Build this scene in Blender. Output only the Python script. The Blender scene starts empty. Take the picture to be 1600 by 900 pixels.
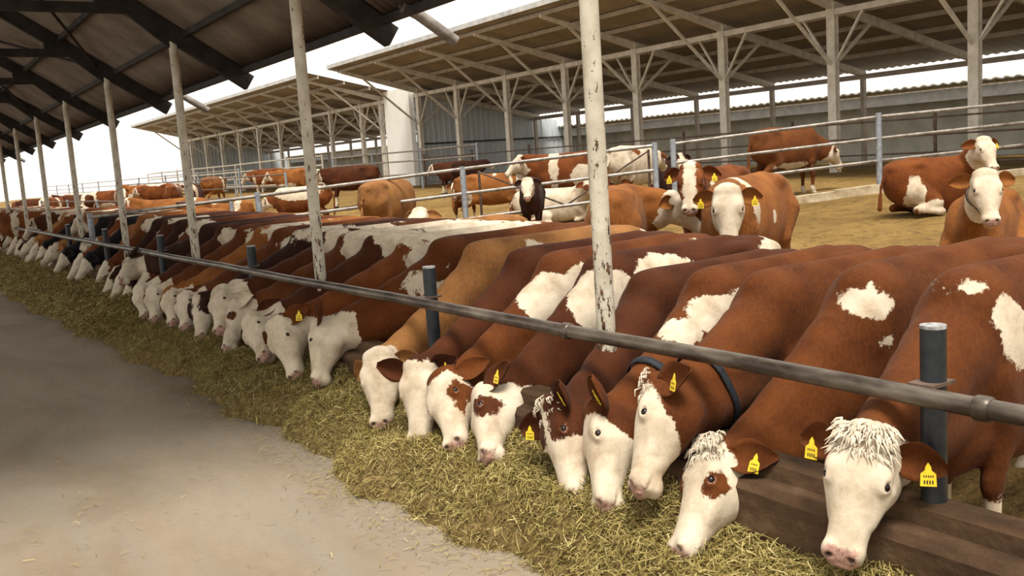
import bpy, math, random
import numpy as np
R = math.radians
scene = bpy.context.scene
rng = np.random.default_rng(7); random.seed(7)

# ---------------------------------------------------------------- camera
FPX, CAMH = 1500.0, 1.95
YAW, PITCH, ROLL = R(32.9), R(7.56), R(3.8)
fw = np.array([math.sin(YAW)*math.cos(PITCH), math.cos(YAW)*math.cos(PITCH), -math.sin(PITCH)])
r0 = np.array([math.cos(YAW), -math.sin(YAW), 0.0]); u0 = np.cross(r0, fw)
rt = math.cos(ROLL)*r0 - math.sin(ROLL)*u0
up = math.cos(ROLL)*u0 + math.sin(ROLL)*r0
CAM = np.array([0, 0, CAMH])
from mathutils import Matrix, Vector
cd = bpy.data.cameras.new('camera'); cam = bpy.data.objects.new('camera', cd)
scene.collection.objects.link(cam); scene.camera = cam
cd.sensor_width = 36; cd.lens = 36*FPX/1600; cd.clip_end = 600
cam.matrix_world = Matrix(((rt[0], up[0], -fw[0], 0), (rt[1], up[1], -fw[1], 0), (rt[2], up[2], -fw[2], CAMH), (0, 0, 0, 1)))

# ---------------------------------------------------------------- world, sun, exposure
scene.view_settings.view_transform = 'Standard'; scene.view_settings.look = 'None'
scene.view_settings.gamma = 1; scene.view_settings.use_curve_mapping = False
scene.view_settings.exposure = 0.0
w = bpy.data.worlds.new('overcast_sky'); scene.world = w; w.use_nodes = True
nt = w.node_tree; bg = nt.nodes['Background']
bg.inputs['Color'].default_value = (1.0, 0.96, 0.885, 1); bg.inputs['Strength'].default_value = 1.2
sl = bpy.data.lights.new('sun', 'SUN'); so = bpy.data.objects.new('sun', sl); scene.collection.objects.link(so)
sl.energy = 5.2; sl.angle = R(22); sl.color = (1, .94, .84)
SUN_DIR = Vector((0.20, 0.36, -1.0))     # direction the light travels
so.rotation_euler = SUN_DIR.to_track_quat('-Z', 'Y').to_euler()

# ---------------------------------------------------------------- helpers
def ray(px, py): return fw + rt*(px-800)/FPX - up*(py-450)/FPX
def on_x(px, py, x):
    d = ray(px, py); return CAM + d*(x/d[0])
SL, SX = .07, 3.3
def gz(x): return SL*min(max(x-SX, 0), 15.0)
def on_ground(px, py, h=0.0):
    d = ray(px, py); t = (SL*(0-SX)+h-CAMH)/(d[2]-SL*d[0]); return CAM + d*t
def link(o): scene.collection.objects.link(o); return o
def tag(o, label=None, cat=None, group=None, kind=None):
    if label: o['label'] = label
    if cat: o['category'] = cat
    if group: o['group'] = group
    if kind: o['kind'] = kind
    return o
def npmesh(name, V, F, mat, parent=None, smooth=True, attrs=None):
    """V (n,3), F (m,4) or (m,3) arrays"""
    V = np.asarray(V, np.float32); F = np.asarray(F, np.int32); m, k = F.shape
    me = bpy.data.meshes.new(name); me.vertices.add(len(V)); me.vertices.foreach_set('co', V.ravel())
    me.loops.add(m*k); me.loops.foreach_set('vertex_index', F.ravel())
    me.polygons.add(m); me.polygons.foreach_set('loop_start', np.arange(0, m*k, k, dtype=np.int32))
    if smooth: me.polygons.foreach_set('use_smooth', np.ones(m, bool))
    else: me.polygons.foreach_set('use_smooth', np.zeros(m, bool))
    for an, av in (attrs or {}).items():
        a = me.attributes.new(an, 'FLOAT', 'POINT'); a.data.foreach_set('value', np.asarray(av, np.float32))
    me.update(calc_edges=True); me.materials.append(mat)
    o = bpy.data.objects.new(name, me); link(o)
    if parent: o.parent = parent
    return o
class MB:
    def __init__(s): s.v = []; s.f = []; s.sm = []
    def add(s, vs, fs, sm=False):
        b = len(s.v); s.v += [tuple(map(float, p)) for p in vs]; s.f += [tuple(i+b for i in q) for q in fs]; s.sm += [sm]*len(fs)
    def box(s, c, d):
        x, y, z = c; a, b, e = (k/2 for k in d)
        vs = [(x+i*a, y+j*b, z+k*e) for i in (-1, 1) for j in (-1, 1) for k in (-1, 1)]
        s.add(vs, [(0, 1, 3, 2), (4, 6, 7, 5), (0, 4, 5, 1), (2, 3, 7, 6), (0, 2, 6, 4), (1, 5, 7, 3)])
    def beam(s, a, b, w, h, upv=(0, 0, 1)):
        a = Vector(a); b = Vector(b); d = (b-a).normalized(); sv = d.cross(Vector(upv)).normalized(); uv = sv.cross(d)
        vs = [p+sv*i*w/2+uv*j*h/2 for p in (a, b) for i, j in ((-1, -1), (1, -1), (1, 1), (-1, 1))]
        s.add(vs, [(0, 1, 2, 3), (7, 6, 5, 4), (0, 4, 5, 1), (1, 5, 6, 2), (2, 6, 7, 3), (3, 7, 4, 0)])
    def tube(s, pts, r, n=12, hollow=False):
        pts = [Vector(p) for p in pts]; rs = r if isinstance(r, (list, tuple)) else [r]*len(pts); rings = []
        for i, p in enumerate(pts):
            d = (pts[min(i+1, len(pts)-1)]-pts[max(i-1, 0)]).normalized()
            ref = Vector((0, 0, 1)) if abs(d.z) < .9 else Vector((1, 0, 0))
            a = d.cross(ref).normalized(); b = d.cross(a)
            rings.append([p+(a*math.cos(6.28318*k/n)+b*math.sin(6.28318*k/n))*rs[i] for k in range(n)])
        vs = [q for rg in rings for q in rg]; fs = []
        for i in range(len(pts)-1):
            for k in range(n):
                k2 = (k+1) % n; fs.append((i*n+k, i*n+k2, (i+1)*n+k2, (i+1)*n+k))
        s.add(vs, fs, True)
        if not hollow:
            s.add(rings[0], [tuple(range(n))]); s.add(rings[-1], [tuple(range(n-1, -1, -1))])
    def build(s, name, mat, parent=None):
        me = bpy.data.meshes.new(name); me.from_pydata(s.v, [], s.f); me.polygons.foreach_set('use_smooth', s.sm)
        me.materials.append(mat); me.update(); o = bpy.data.objects.new(name, me); link(o)
        if parent: o.parent = parent
        return o
def empty(name, loc=(0, 0, 0), rz=0):
    o = bpy.data.objects.new(name, None); o.location = loc; o.rotation_euler.z = rz; o.empty_display_size = .1; return link(o)
def copy_tree(o, parent=None):
    c = o.copy(); link(c); c.parent = parent
    for ch in list(o.children): copy_tree(ch, c)
    return c

# ---------------------------------------------------------------- materials
class NT:
    def __init__(s, name, rough=.7, spec=.3):
        s.m = bpy.data.materials.new(name); s.m.use_nodes = True; s.t = s.m.node_tree; s.b = s.t.nodes['Principled BSDF']
        s.b.inputs['Roughness'].default_value = rough; s.b.inputs['Specular IOR Level'].default_value = spec
    def n(s, t, **kw):
        x = s.t.nodes.new(t)
        for k, v in kw.items(): setattr(x, k, v)
        return x
    def l(s, a, b): s.t.links.new(a, b)
    def noise(s, scale, detail=4, vec=None, rough=.55, dist=0):
        x = s.n('ShaderNodeTexNoise'); x.inputs['Scale'].default_value = scale; x.inputs['Detail'].default_value = detail
        x.inputs['Roughness'].default_value = rough; x.inputs['Distortion'].default_value = dist
        if vec is not None: s.l(vec, x.inputs['Vector'])
        return x.outputs['Fac']
    def coord(s, kind='Object', scale=(1, 1, 1)):
        tc = s.n('ShaderNodeTexCoord')
        if scale == (1, 1, 1): return tc.outputs[kind]
        mp = s.n('ShaderNodeMapping'); mp.inputs['Scale'].default_value = scale; s.l(tc.outputs[kind], mp.inputs['Vector']); return mp.outputs['Vector']
    def math(s, op, a, b=None, c=None, clamp=False):
        x = s.n('ShaderNodeMath', operation=op, use_clamp=clamp)
        for i, v in enumerate((a, b, c)):
            if v is None: continue
            if isinstance(v, (int, float)): x.inputs[i].default_value = v
            else: s.l(v, x.inputs[i])
        return x.outputs[0]
    def ramp(s, fac, stops):
        x = s.n('ShaderNodeValToRGB'); e = x.color_ramp.elements
        while len(e) > 2: e.remove(e[-1])
        for i, (p, c) in enumerate(stops):
            q = e[i] if i < 2 else e.new(p)
            q.position = p; q.color = (*c, 1) if len(c) == 3 else c
        s.l(fac, x.inputs[0]); return x.outputs[0]
    def mix(s, fac, a, b, mode='MIX'):
        x = s.n('ShaderNodeMix', data_type='RGBA', blend_type=mode)
        for sock, v in ((x.inputs[0], fac), (x.inputs[6], a), (x.inputs[7], b)):
            if isinstance(v, (int, float)): sock.default_value = v
            elif isinstance(v, tuple): sock.default_value = (*v, 1)
            else: s.l(v, sock)
        return x.outputs[2]
    def bump(s, h, strength=.3, dist=.02):
        x = s.n('ShaderNodeBump'); x.inputs['Strength'].default_value = strength; x.inputs['Distance'].default_value = dist
        s.l(h, x.inputs['Height']); s.l(x.outputs[0], s.b.inputs['Normal'])
    def col(s, c):
        if isinstance(c, tuple): s.b.inputs['Base Color'].default_value = (*c, 1)
        else: s.l(c, s.b.inputs['Base Color'])
        return s.m
def simple(name, c1, c2, scale=6, rough=.7, spec=.3, bump=.2, metallic=0, lo=.35, hi=.65, stretch=(1, 1, 1)):
    t = NT(name, rough, spec); v = t.coord('Object', stretch); f = t.noise(scale, 6, v, .6)
    t.b.inputs['Metallic'].default_value = metallic
    t.bump(f, bump, .01); return t.col(t.ramp(f, [(lo, c1), (hi, c2)]))

def mat_coat():
    t = NT('cow_coat', .8, .12)
    v = t.coord()
    aw = t.n('ShaderNodeAttribute', attribute_name='white'); ap = t.n('ShaderNodeAttribute', attribute_name='pink'); ah = t.n('ShaderNodeAttribute', attribute_name='hoof')
    n1 = t.noise(9, 3, v); n2 = t.noise(55, 4, v, .7)
    e = t.math('ADD', t.math('MULTIPLY', t.math('SUBTRACT', n1, .5), .13), t.math('MULTIPLY', t.math('SUBTRACT', n2, .5), .06))
    wf = t.math('ADD', aw.outputs['Fac'], e)
    mask = t.math('MULTIPLY_ADD', wf, 90, .5, True)
    oi = t.n('ShaderNodeObjectInfo')
    br = t.noise(3.2, 4, v); fine = t.noise(70, 3, t.coord('Object', (1, 1, .35)), .7)
    k = t.math('ADD', t.math('MULTIPLY', br, .75), t.math('MULTIPLY', fine, .45))
    brown = t.mix(1.0, oi.outputs['Color'], t.ramp(k, [(.34, (.42, .36, .34)), (.60, (1.0, 1.0, 1.0)), (.82, (1.40, 1.50, 1.40))]), 'MULTIPLY')
    dirt = t.noise(5, 5, v, .65)
    white = t.mix(t.math('MULTIPLY', fine, .35), t.ramp(dirt, [(.3, (.36, .27, .18)), (.54, (.60, .51, .39)), (.75, (.69, .61, .49))]), (.50, .42, .31))
    c = t.mix(mask, brown, white)
    pk = t.math('MULTIPLY_ADD', t.math('ADD', ap.outputs['Fac'], t.math('MULTIPLY', t.math('SUBTRACT', n2, .5), .05)), 60, .5, True)
    c = t.mix(pk, c, t.ramp(t.noise(40, 4, v), [(.35, (.20, .115, .085)), (.6, (.44, .26, .21))]))
    hf = t.math('MULTIPLY_ADD', ah.outputs['Fac'], 60, .5, True)
    c = t.mix(hf, c, (.035, .028, .022))
    t.b.inputs['Sheen Weight'].default_value = .03
    t.bump(t.math('ADD', t.math('MULTIPLY', fine, .6), t.noise(14, 3, v)), .35, .012)
    return t.col(c)
M = {}
M['coat'] = mat_coat()
t = NT('eye_gloss', .2, .35); M['eye'] = t.col((.010, .006, .004))
t = NT('tag_yellow', .4, .4); M['tag'] = t.col(t.ramp(t.noise(30, 2, t.coord()), [(.3, (.72, .50, .02)), (.7, (.85, .62, .03))]))
t = NT('tag_print', .6, .2); M['print'] = t.col((.06, .045, .02))
M['collar'] = simple('collar_webbing', (.010, .0125, .017), (.024, .028, .036), 60, .65)
M['hair'] = simple('white_hair', (.46, .38, .28), (.68, .60, .48), 40, .6)
M['post'] = None
t = NT('cream_paint_rust', .55, .35); v = t.coord()
chip = t.noise(20, 5, t.coord('Object', (1, 1, .40)), .78); sep = t.n('ShaderNodeSeparateXYZ'); t.l(t.coord(), sep.inputs[0])
low = t.math('MULTIPLY_ADD', sep.outputs['Z'], -.085, .735)     # chipping grows towards the foot of the post
low = t.math('MAXIMUM', low, .56)
chm = t.math('MULTIPLY_ADD', t.math('SUBTRACT', chip, t.math('SUBTRACT', 1.168, low)), 50, .5, True)
base = t.ramp(t.noise(5, 5, v, .6), [(.3, (.38, .33, .25)), (.55, (.56, .51, .41)), (.75, (.66, .62, .52))])
M['post'] = t.col(t.mix(chm, base, t.ramp(t.noise(22, 3, v), [(.4, (.035, .018, .01)), (.65, (.16, .07, .03))]))); t.bump(chm, -.25, .004)
M['rail'] = simple('worn_pipe', (.040, .027, .02), (.20, .165, .13), 9, .38, .5, .3, .35, .38, .72, (1, .35, 1))
M['stub'] = simple('dark_steel_post', (.013, .016, .020), (.035, .042, .05), 8, .45, .5, .2, .3)
M['cap'] = simple('worn_cap', (.16, .16, .16), (.45, .45, .44), 30, .6)
M['galv'] = simple('galvanised_pipe', (.13, .105, .09), (.36, .33, .30), 7, .45, .5, .2, .4, .3, .62)
M['galvpost'] = simple('grey_pipe_post', (.20, .22, .25), (.36, .39, .43), 12, .5, .5, .2, .2)
M['rustpipe'] = simple('rusty_pipe', (.05, .03, .022), (.17, .11, .08), 10, .6, .4, .3)
M['cream'] = simple('cream_steel', (.58, .53, .44), (.80, .76, .67), 4, .5, .35, .1)
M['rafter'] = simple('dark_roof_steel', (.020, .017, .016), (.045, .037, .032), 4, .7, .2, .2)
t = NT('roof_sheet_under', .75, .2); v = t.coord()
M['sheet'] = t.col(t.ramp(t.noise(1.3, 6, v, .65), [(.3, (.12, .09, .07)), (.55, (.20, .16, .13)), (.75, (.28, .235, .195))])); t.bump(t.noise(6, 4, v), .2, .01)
t = NT('shed_sheet_under', .7, .2); v = t.coord()
M['shedsheet'] = t.col(t.ramp(t.noise(.8, 6, v, .65), [(.3, (.25, .22, .19)), (.7, (.38, .335, .29))]))
M['purlin'] = simple('shed_purlin', (.36, .31, .25), (.52, .46, .38), 3, .6)
M['edge'] = simple('shed_fascia', (.45, .45, .44), (.66, .66, .64), 3, .5)
t = NT('blue_grey_cladding', .5, .4); v = t.coord()
M['clad'] = t.col(t.ramp(t.noise(1.2, 6, t.coord('Object', (1, 1, .25)), .65), [(.3, (.50, .54, .57)), (.7, (.70, .75, .79))]))
M['whitewall'] = simple('white_render', (.90, .88, .83), (.96, .95, .91), 1.5, .8)
M['greenwall'] = simple('grey_green_render', (.50, .53, .49), (.70, .72, .66), 1.2, .85)
M['asb'] = simple('weathered_roof_sheet', (.30, .28, .23), (.78, .76, .70), 9, .85, .2, .3, 0, .3, .55)
M['fasc'] = simple('grey_fascia', (.52, .52, .50), (.70, .70, .67), 3, .7)
M['gap'] = simple('dark_girt_and_eave_shade', (.05, .055, .055), (.09, .09, .09), 3, .8)  # near-black: the dark girt, and painted shade below the rear eave
# lane concrete
t = NT('lane_concrete', .85, .2); v = t.coord()
a = t.noise(.9, 7, t.coord('Object', (1.0, .45, 1)), .62, .6); b = t.noise(26, 5, v, .7); d = t.noise(3.2, 6, t.coord('Object', (1.6, .22, 1)), .6, .4)
c = t.ramp(a, [(.3, (.175, .132, .088)), (.5, (.245, .195, .14)), (.7, (.30, .247, .188))])
c = t.mix(t.math('MULTIPLY', t.ramp(d, [(.42, (0, 0, 0)), (.62, (1, 1, 1))]), .35), c, (.22, .20, .17))
c = t.mix(t.math('MULTIPLY', t.ramp(b, [(.52, (0, 0, 0)), (.75, (1, 1, 1))]), .5), c, (.20, .155, .10)); t.bump(t.math('ADD', b, a), .35, .012)
M['lane'] = t.col(c)
t = NT('yard_litter', .95, .1); v = t.coord()
a = t.noise(.55, 6, v, .65, .5); b = t.noise(5.5, 6, v, .72, .8)
c = t.ramp(a, [(.3, (.15, .088, .026)), (.5, (.235, .143, .046)), (.7, (.31, .20, .072))])
c = t.mix(t.math('MULTIPLY', t.ramp(b, [(.36, (1, 1, 1)), (.5, (0, 0, 0))]), .75), c, (.075, .045, .022))
c = t.mix(t.math('MULTIPLY', t.ramp(t.noise(38, 4, v, .7), [(.5, (0, 0, 0)), (.7, (1, 1, 1))]), .5), c, (.38, .28, .12)); t.bump(t.math('ADD', b, t.noise(30, 4, v)), .8, .05)
M['yard'] = t.col(c)
t = NT('curb_concrete', .9, .15); v = t.coord()
c = t.ramp(t.noise(5, 7, t.coord('Object', (1, .4, 1)), .65), [(.3, (.026, .015, .009)), (.55, (.082, .047, .026)), (.75, (.17, .11, .062))]); t.bump(t.noise(14, 6, v), .6, .02)
M['curb'] = t.col(c)
M['kerb'] = simple('pale_kerb', (.33, .25, .15), (.62, .53, .38), 4, .9, .1, .4)
t = NT('hay_base', .95, .1); v = t.coord()
c = t.ramp(t.noise(17, 6, v, .75), [(.3, (.075, .050, .020)), (.5, (.20, .14, .055)), (.7, (.38, .28, .12))]); t.bump(t.noise(30, 5, v, .7), 1, .03)
M['haybase'] = t.col(c)
t = NT('hay_stems', .85, .15); aa = t.n('ShaderNodeAttribute', attribute_name='tone')
M['hay'] = t.col(t.ramp(aa.outputs['Fac'], [(0, (.10, .075, .022)), (.35, (.22, .165, .05)), (.6, (.29, .24, .08)), (.8, (.45, .36, .15)), (1, (.62, .52, .28))]))

# ---------------------------------------------------------------- ground
def grid(name, xs, ys, zf, mat, **kw):
    X, Y = np.meshgrid(xs, ys, indexing='ij'); Z = zf(X, Y); nx, ny = X.shape
    V = np.stack([X, Y, Z], -1).reshape(-1, 3); i = np.arange(nx*ny).reshape(nx, ny)
    F = np.stack([i[:-1, :-1], i[1:, :-1], i[1:, 1:], i[:-1, 1:]], -1).reshape(-1, 4)
    return npmesh(name, V, F, mat, **kw)
def wob(X, Y, s, seed=0):
    r = np.random.default_rng(seed); z = 0*X
    for k in range(10):
        a = r.uniform(0, 6.28); f = s*r.uniform(.5, 2.2); z = z+np.sin((X*math.cos(a)+Y*math.sin(a))*f+r.uniform(0, 6.28))/(1+k*.25)
    return z/5
lane = grid('floor_lane', np.linspace(-14, 3.0, 90), np.linspace(-12, 130, 300), lambda X, Y: wob(X, Y, 2.5, 3)*.010, M['lane'])
tag(lane, kind='structure')
yz = lambda X, Y: SL*np.clip(X-SX, 0, 15.0)+wob(X, Y, 3.0, 5)*.03*np.clip((X-3.2)/2, 0, 1)-.001
yard = grid('ground_yard', np.concatenate([np.linspace(3.0, 20, 160), np.linspace(20.6, 120, 60)]), np.concatenate([np.linspace(-14, 40, 260), np.linspace(41, 160, 60)]), yz, M['yard'])
tag(yard, kind='structure')
def wall_box(name, x0, x1, y0, y1, z0, z1, mat):
    m = MB(); m.box(((x0+x1)/2, (y0+y1)/2, (z0+z1)/2), (x1-x0, y1-y0, z1-z0)); return m.build(name, mat)
# feed curb with a recessed lower lip
V = []; prof = [(2.90, -.02), (2.90, .50), (2.93, .535), (3.0, .54), (3.01, .60), (3.04, .62), (3.13, .62), (3.16, .60), (3.16, -.02)]
ys = np.linspace(-3, 60, 420); P = np.array(prof); n = len(P)
Vv = np.zeros((len(ys), n, 3)); Vv[:, :, 0] = P[:, 0]+wob(ys[:, None]*np.ones(n), np.arange(n)[None]*3.0, 4, 9)*.008
Vv[:, :, 1] = ys[:, None]; Vv[:, :, 2] = P[:, 1]+wob(ys[:, None]*np.ones(n), np.arange(n)[None]*2.0, 5, 8)*.010*(P[:, 1] > .1)
i = np.arange(len(ys)*n).reshape(len(ys), n); F = np.stack([i[:-1, :-1], i[1:, :-1], i[1:, 1:], i[:-1, 1:]], -1).reshape(-1, 4)
tag(npmesh('trim_feed_curb', Vv.reshape(-1, 3), F, M['curb'], smooth=False), kind='structure')

# ---------------------------------------------------------------- near canopy (open roof over the lane)
SP = 4.06; RS = .66
def roof_z(x): return 3.20+(4.08-abs(x))*RS
yc0, yc1 = 4.8, 58.0
def corr_sheet(name, xa, xb, z_of, ya, yb, period, amp, mat, nx=10, per=6, thick=.012):
    nyy = int((yb-ya)/period*per); ys = np.linspace(ya, yb, nyy); xs = np.linspace(xa, xb, nx)
    X, Y = np.meshgrid(xs, ys, indexing='ij'); Z = z_of(X)+amp*np.sin(2*np.pi*Y/period)
    nn = X.size; V = np.concatenate([np.stack([X, Y, Z], -1).reshape(-1, 3), np.stack([X, Y, Z+thick], -1).reshape(-1, 3)])
    i = np.arange(nn).reshape(nx, nyy); q = lambda i: np.stack([i[:-1, :-1], i[1:, :-1], i[1:, 1:], i[:-1, 1:]], -1).reshape(-1, 4)
    F = [q(i), q(i+nn)[:, ::-1]]
    e = np.stack([i[0, :-1], i[0, 1:], i[0, 1:]+nn, i[0, :-1]+nn], -1); e2 = np.stack([i[-1, :-1], i[-1, 1:], i[-1, 1:]+nn, i[-1, :-1]+nn], -1)[:, ::-1]
    return npmesh(name, V, np.concatenate(F+[e, e2]), mat)
for nm, sg in (('ceiling_canopy_yard_side', 1), ('ceiling_canopy_unseen_lane_side', -1)):  # lane-side slope is out of view, cut short to let light onto the lane
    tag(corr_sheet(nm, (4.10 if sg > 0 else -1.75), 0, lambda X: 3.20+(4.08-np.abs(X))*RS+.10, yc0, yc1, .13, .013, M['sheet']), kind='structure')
def canopy_post(k):
    m = MB(); m.tube([(0, 0, z) for z in (0, 1.2, 2.4, roof_z(3.22)-.1)], .051, 20); o = m.build('canopy_post', M['post'])
    o.location = (3.22, SP*k, 0); return o
where = {1: 'cream pipe post with chipped paint, thickest and nearest of the row', 2: 'cream pipe post second from the camera, rust flecks near its foot',
         3: 'cream canopy post third from the camera, in front of the red-and-white backs'}
for k in range(1, 13):
    o = canopy_post(k)
    if k in where: tag(o, where[k], 'post', 'canopy posts along the feed rail')
    else: tag(o, 'slim cream pipe post further down the feed rail under the dark roof edge', 'post', 'canopy posts along the feed rail')
# trusses
def truss(y):
    e = empty('roof_truss', (0, y, 0))
    for sg in (1, -1):
        xe = 4.12 if sg > 0 else -1.8
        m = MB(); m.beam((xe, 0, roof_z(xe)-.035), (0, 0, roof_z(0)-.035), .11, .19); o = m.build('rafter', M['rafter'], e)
        if sg > 0:
            m = MB(); m.tube([(3.22, 0, roof_z(3.22)), (3.22, 0, roof_z(3.22)-.12)], .06, 12); m.beam((3.25, 0, 3.55), (2.45, 0, 4.22), .05, .07); m.build('knee_brace', M['rafter'], e)
        else:
            m = MB(); m.tube([(-1.55, 0, 0), (-1.55, 0, roof_z(1.55)-.1)], .055, 12); m.build('lane_side_post', M['post'], e)
    m = MB(); m.beam((-1.55, 0, 4.02), (2.75, 0, 4.02), .07, .12); m.build('tie_beam', M['rafter'], e)
    m = MB(); m.beam((0, 0, 4.05), (0, 0, roof_z(0)), .06, .06, (1, 0, 0)); m.beam((0, 0, 4.08), (1.3, 0, roof_z(1.3)-.05), .05, .05); m.beam((0, 0, 4.08), (-.9, 0, roof_z(.9)-.05), .05, .05)
    m.build('web_strut', M['rafter'], e)
    m = MB(); m.box((2.55, 0, 4.16), (.34, .13, .26)); m.build('gusset_plate', M['rafter'], e)
    return e
for k in range(2, 14):
    tr = truss(SP*k)
    tag(tr, {2: 'dark steel roof truss nearest the camera, over the second cream post', 3: 'dark steel roof truss over the third cream post'}.get(k, 'dark steel roof truss further down the underside of the canopy'), 'truss', 'canopy roof trusses')
for x in (4.02, 3.35, 2.6, 1.8, 1.0, .3):
    for sg in (1, -1):
        if sg < 0 and x > 1.5: continue
        m = MB(); m.beam((x*sg, yc0, roof_z(x)+.04), (x*sg, yc1, roof_z(x)+.04), .06, .07); tag(m.build('trim_canopy_purlin', M['rafter']), kind='structure')
for k in range(2, 12):     # thin bracing between trusses
    m = MB(); a, b = (3.1, roof_z(3.1)-.05), (1.2, roof_z(1.2)-.05)
    if k % 2: a, b = b, a
    m.tube([(a[0], SP*k, a[1]), (b[0], SP*(k+1), b[1])], .022, 8); o = m.build('brace_rod', M['rafter'])
    tag(o, 'thin dark diagonal brace between two trusses under the canopy', 'brace', 'canopy bracing rods')
# gutter spouts
for i, (y, lab) in enumerate(((7.62, 'pale grey drain spout sticking out of the roof edge, the larger one at top centre'), (15.4, 'small grey drain spout at the roof edge beside the third cream post'), (38.0, 'tiny drain spout at the roof edge in the far left'))):
    m = MB(); pts = [(-.06, 0, .10), (.10, 0, .03), (.46, 0, -.20)]; m.tube(pts, .052, 16, True); m.tube(pts[::-1], .046, 16, True)
    o = m.build('drain_spout', M['galv']); o.location = (4.04, y, 3.24); tag(o, lab, 'spout', 'roof drain spouts')

# ---------------------------------------------------------------- feed rail, stub posts
rr = empty('feed_rail', (3.0, 0, 1.022)); joints = [-2.2, 1.78, 4.12, 8.3, 12.4, 16.4, 20.5, 28, 36, 44, 58]
m = MB()
for a, b in zip(joints[:-1], joints[1:]): m.tube([(0, a, 0), (0, (a+b)/2, .008), (0, b, 0)], .036, 18)
m.build('pipe', M['rail'], rr)
for y in (1.78, 4.12):
    m = MB(); m.tube([(0, y-.03, 0), (0, y-.022, 0), (0, y+.022, 0), (0, y+.03, 0)], [.038, .045, .045, .038], 18); m.build('coupling', M['rail'], rr)
tag(rr, 'long worn grey-brown pipe rail running over the feeding cows\' necks', 'rail')
for k in range(6):
    y = 2.02+3.78*k; m = MB(); m.tube([(0, 0, .0), (0, 0, 1.26)], .045, 20, True); o = m.build('stub_post', M['stub']); o.location = (3.085, y, 0)
    m = MB(); m.tube([(0, 0, 1.258), (0, 0, 1.27)], .0455, 20); m.build('cap', M['cap'], o)
    m = MB(); m.tube([(.02, 0, 1.0), (-.085, 0, 1.0)], .014, 8); m.box((-.012, 0, 1.06), (.14, .10, .012)); m.build('clamp', M['rustpipe'], o)
    tag(o, ['short dark blue-grey stub post beside the rightmost cow, above the rail', 'short dark stub post with pale cap left of the nearest cream post', 'short dark stub post between the second and third cream posts',
            'short dark stub post left of the fourth cream post'][k] if k < 4 else 'short dark stub post on the far part of the feed rail', 'post', 'dark stub posts behind the feed rail')

# ---------------------------------------------------------------- far sheds
COLX = 21.7; ER = .213
def sz(x): return 6.52-(x-17.5)*ER       # roof underside height
def shed(y_cols, ya, yb, grp, lab, nearlab, x_end=28.9):
    # roof sheets + fascia
    tag(corr_sheet('ceiling_'+grp, 17.5, x_end, lambda X: 6.52-(X-17.5)*ER+.10, ya, yb, .30, .02, M['shedsheet'], 8, 4), kind='structure')
    m = MB(); m.beam((17.47, ya, sz(17.5)+.08), (17.47, yb, sz(17.5)+.08), .04, .16); tag(m.build('trim_shed_eave', M['edge']), kind='structure')
    m = MB(); m.beam((17.5, yb, sz(17.5)+.05), (x_end, yb, sz(x_end)+.05), .04, .14); tag(m.build('trim_shed_gable_edge', M['fasc']), kind='structure')
    for x in (18.0, 19.3, 20.6, 22.9, 24.2, 25.5, 26.8):
        m = MB(); m.beam((x, ya, sz(x)), (x, yb, sz(x)), .07, .13); tag(m.build('trim_shed_purlin', M['purlin']), kind='structure')
    m = MB(); m.beam((COLX, ya, sz(COLX)-.36), (COLX, yb, sz(COLX)-.36), .12, .16); tag(m.build('trim_shed_beam', M['cream']), kind='structure')
    m = MB(); m.beam((28.3, ya, sz(28.3)-.25), (28.3, yb, sz(28.3)-.25), .12, .16); tag(m.build('trim_shed_rear_beam', M['purlin']), kind='structure')
    for i, y in enumerate(y_cols):
        e = empty('shed_column', (COLX, y, gz(COLX)))
        h = sz(COLX)-gz(COLX)-.1; zb = 3.98-gz(COLX)
        m = MB(); m.box((0, 0, h/2), (.13, .20, h)); m.box((-.075, 0, h/2), (.022, .26, h)); m.box((.075, 0, h/2), (.022, .26, h)); m.build('column', M['cream'], e)
        for s in (-1, 1):
            m = MB(); m.beam((0, s*.1, zb), (0, s*.95, sz(COLX)-.44-gz(COLX)), .05, .07, (1, 0, 0)); m.build('short_brace', M['cream'], e)
        m = MB(); m.beam((-.1, 0, zb-.05), (19.0-COLX, 0, sz(19.0)-gz(COLX)-.18), .06, .08); m.build('eave_brace', M['cream'], e)
        m = MB(); m.beam((.1, 0, zb-.05), (23.4-COLX, 0, sz(23.4)-gz(COLX)-.18), .06, .08); m.build('inner_brace', M['cream'], e)
        m = MB(); a = 17.9-COLX; b = 28.4-COLX; vs = []
        for xx, hh in ((a, .10), (21.4-COLX, .24), (b, .22)):
            zt = sz(COLX+xx)-gz(COLX)-.05
            vs += [(xx, -.05, zt), (xx, .05, zt), (xx, .05, zt-hh), (xx, -.05, zt-hh)]
        m.add(vs, [(0, 1, 2, 3), (11, 10, 9, 8)]+[(j+k, j+4+k, j+4+(k+1) % 4, j+(k+1) % 4) for j in (0, 4) for k in range(4)]); m.build('cantilever_rafter', M['cream'], e)
        tag(e, nearlab.get(i, lab), 'column', grp.replace('_', ' ')+' columns')
    for i, y in enumerate(y_cols):
        m = MB(); h = sz(28.3)-gz(28.3)-.2; m.box((0, 0, h/2), (.14, .14, h)); o = m.build('rear_column', M['purlin']); o.location = (28.3, y, gz(28.3))
        tag(o, 'thin grey rear column at the back edge of the '+grp.replace('_', ' '), 'column', grp.replace('_', ' ')+' rear columns')
cy = [21.7*(.603+.1835*k) for k in range(-2, 8)]; cy[-1] -= .4
ordn = ['', '', 'cream branching shed column nearest the right edge of the photo', 'cream branching shed column second from the right, beside the dark brown standing cow', 'cream branching shed column third from the right, behind the white-faced cow',
        'cream branching shed column fourth from the right, just right of the thick near post', 'cream branching shed column just left of the thick near post', 'cream branching shed column second left of the thick near post', 'cream branching shed column third left of the thick near post', 'cream branching shed column where the blue-grey end wall meets the white wall']
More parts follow.
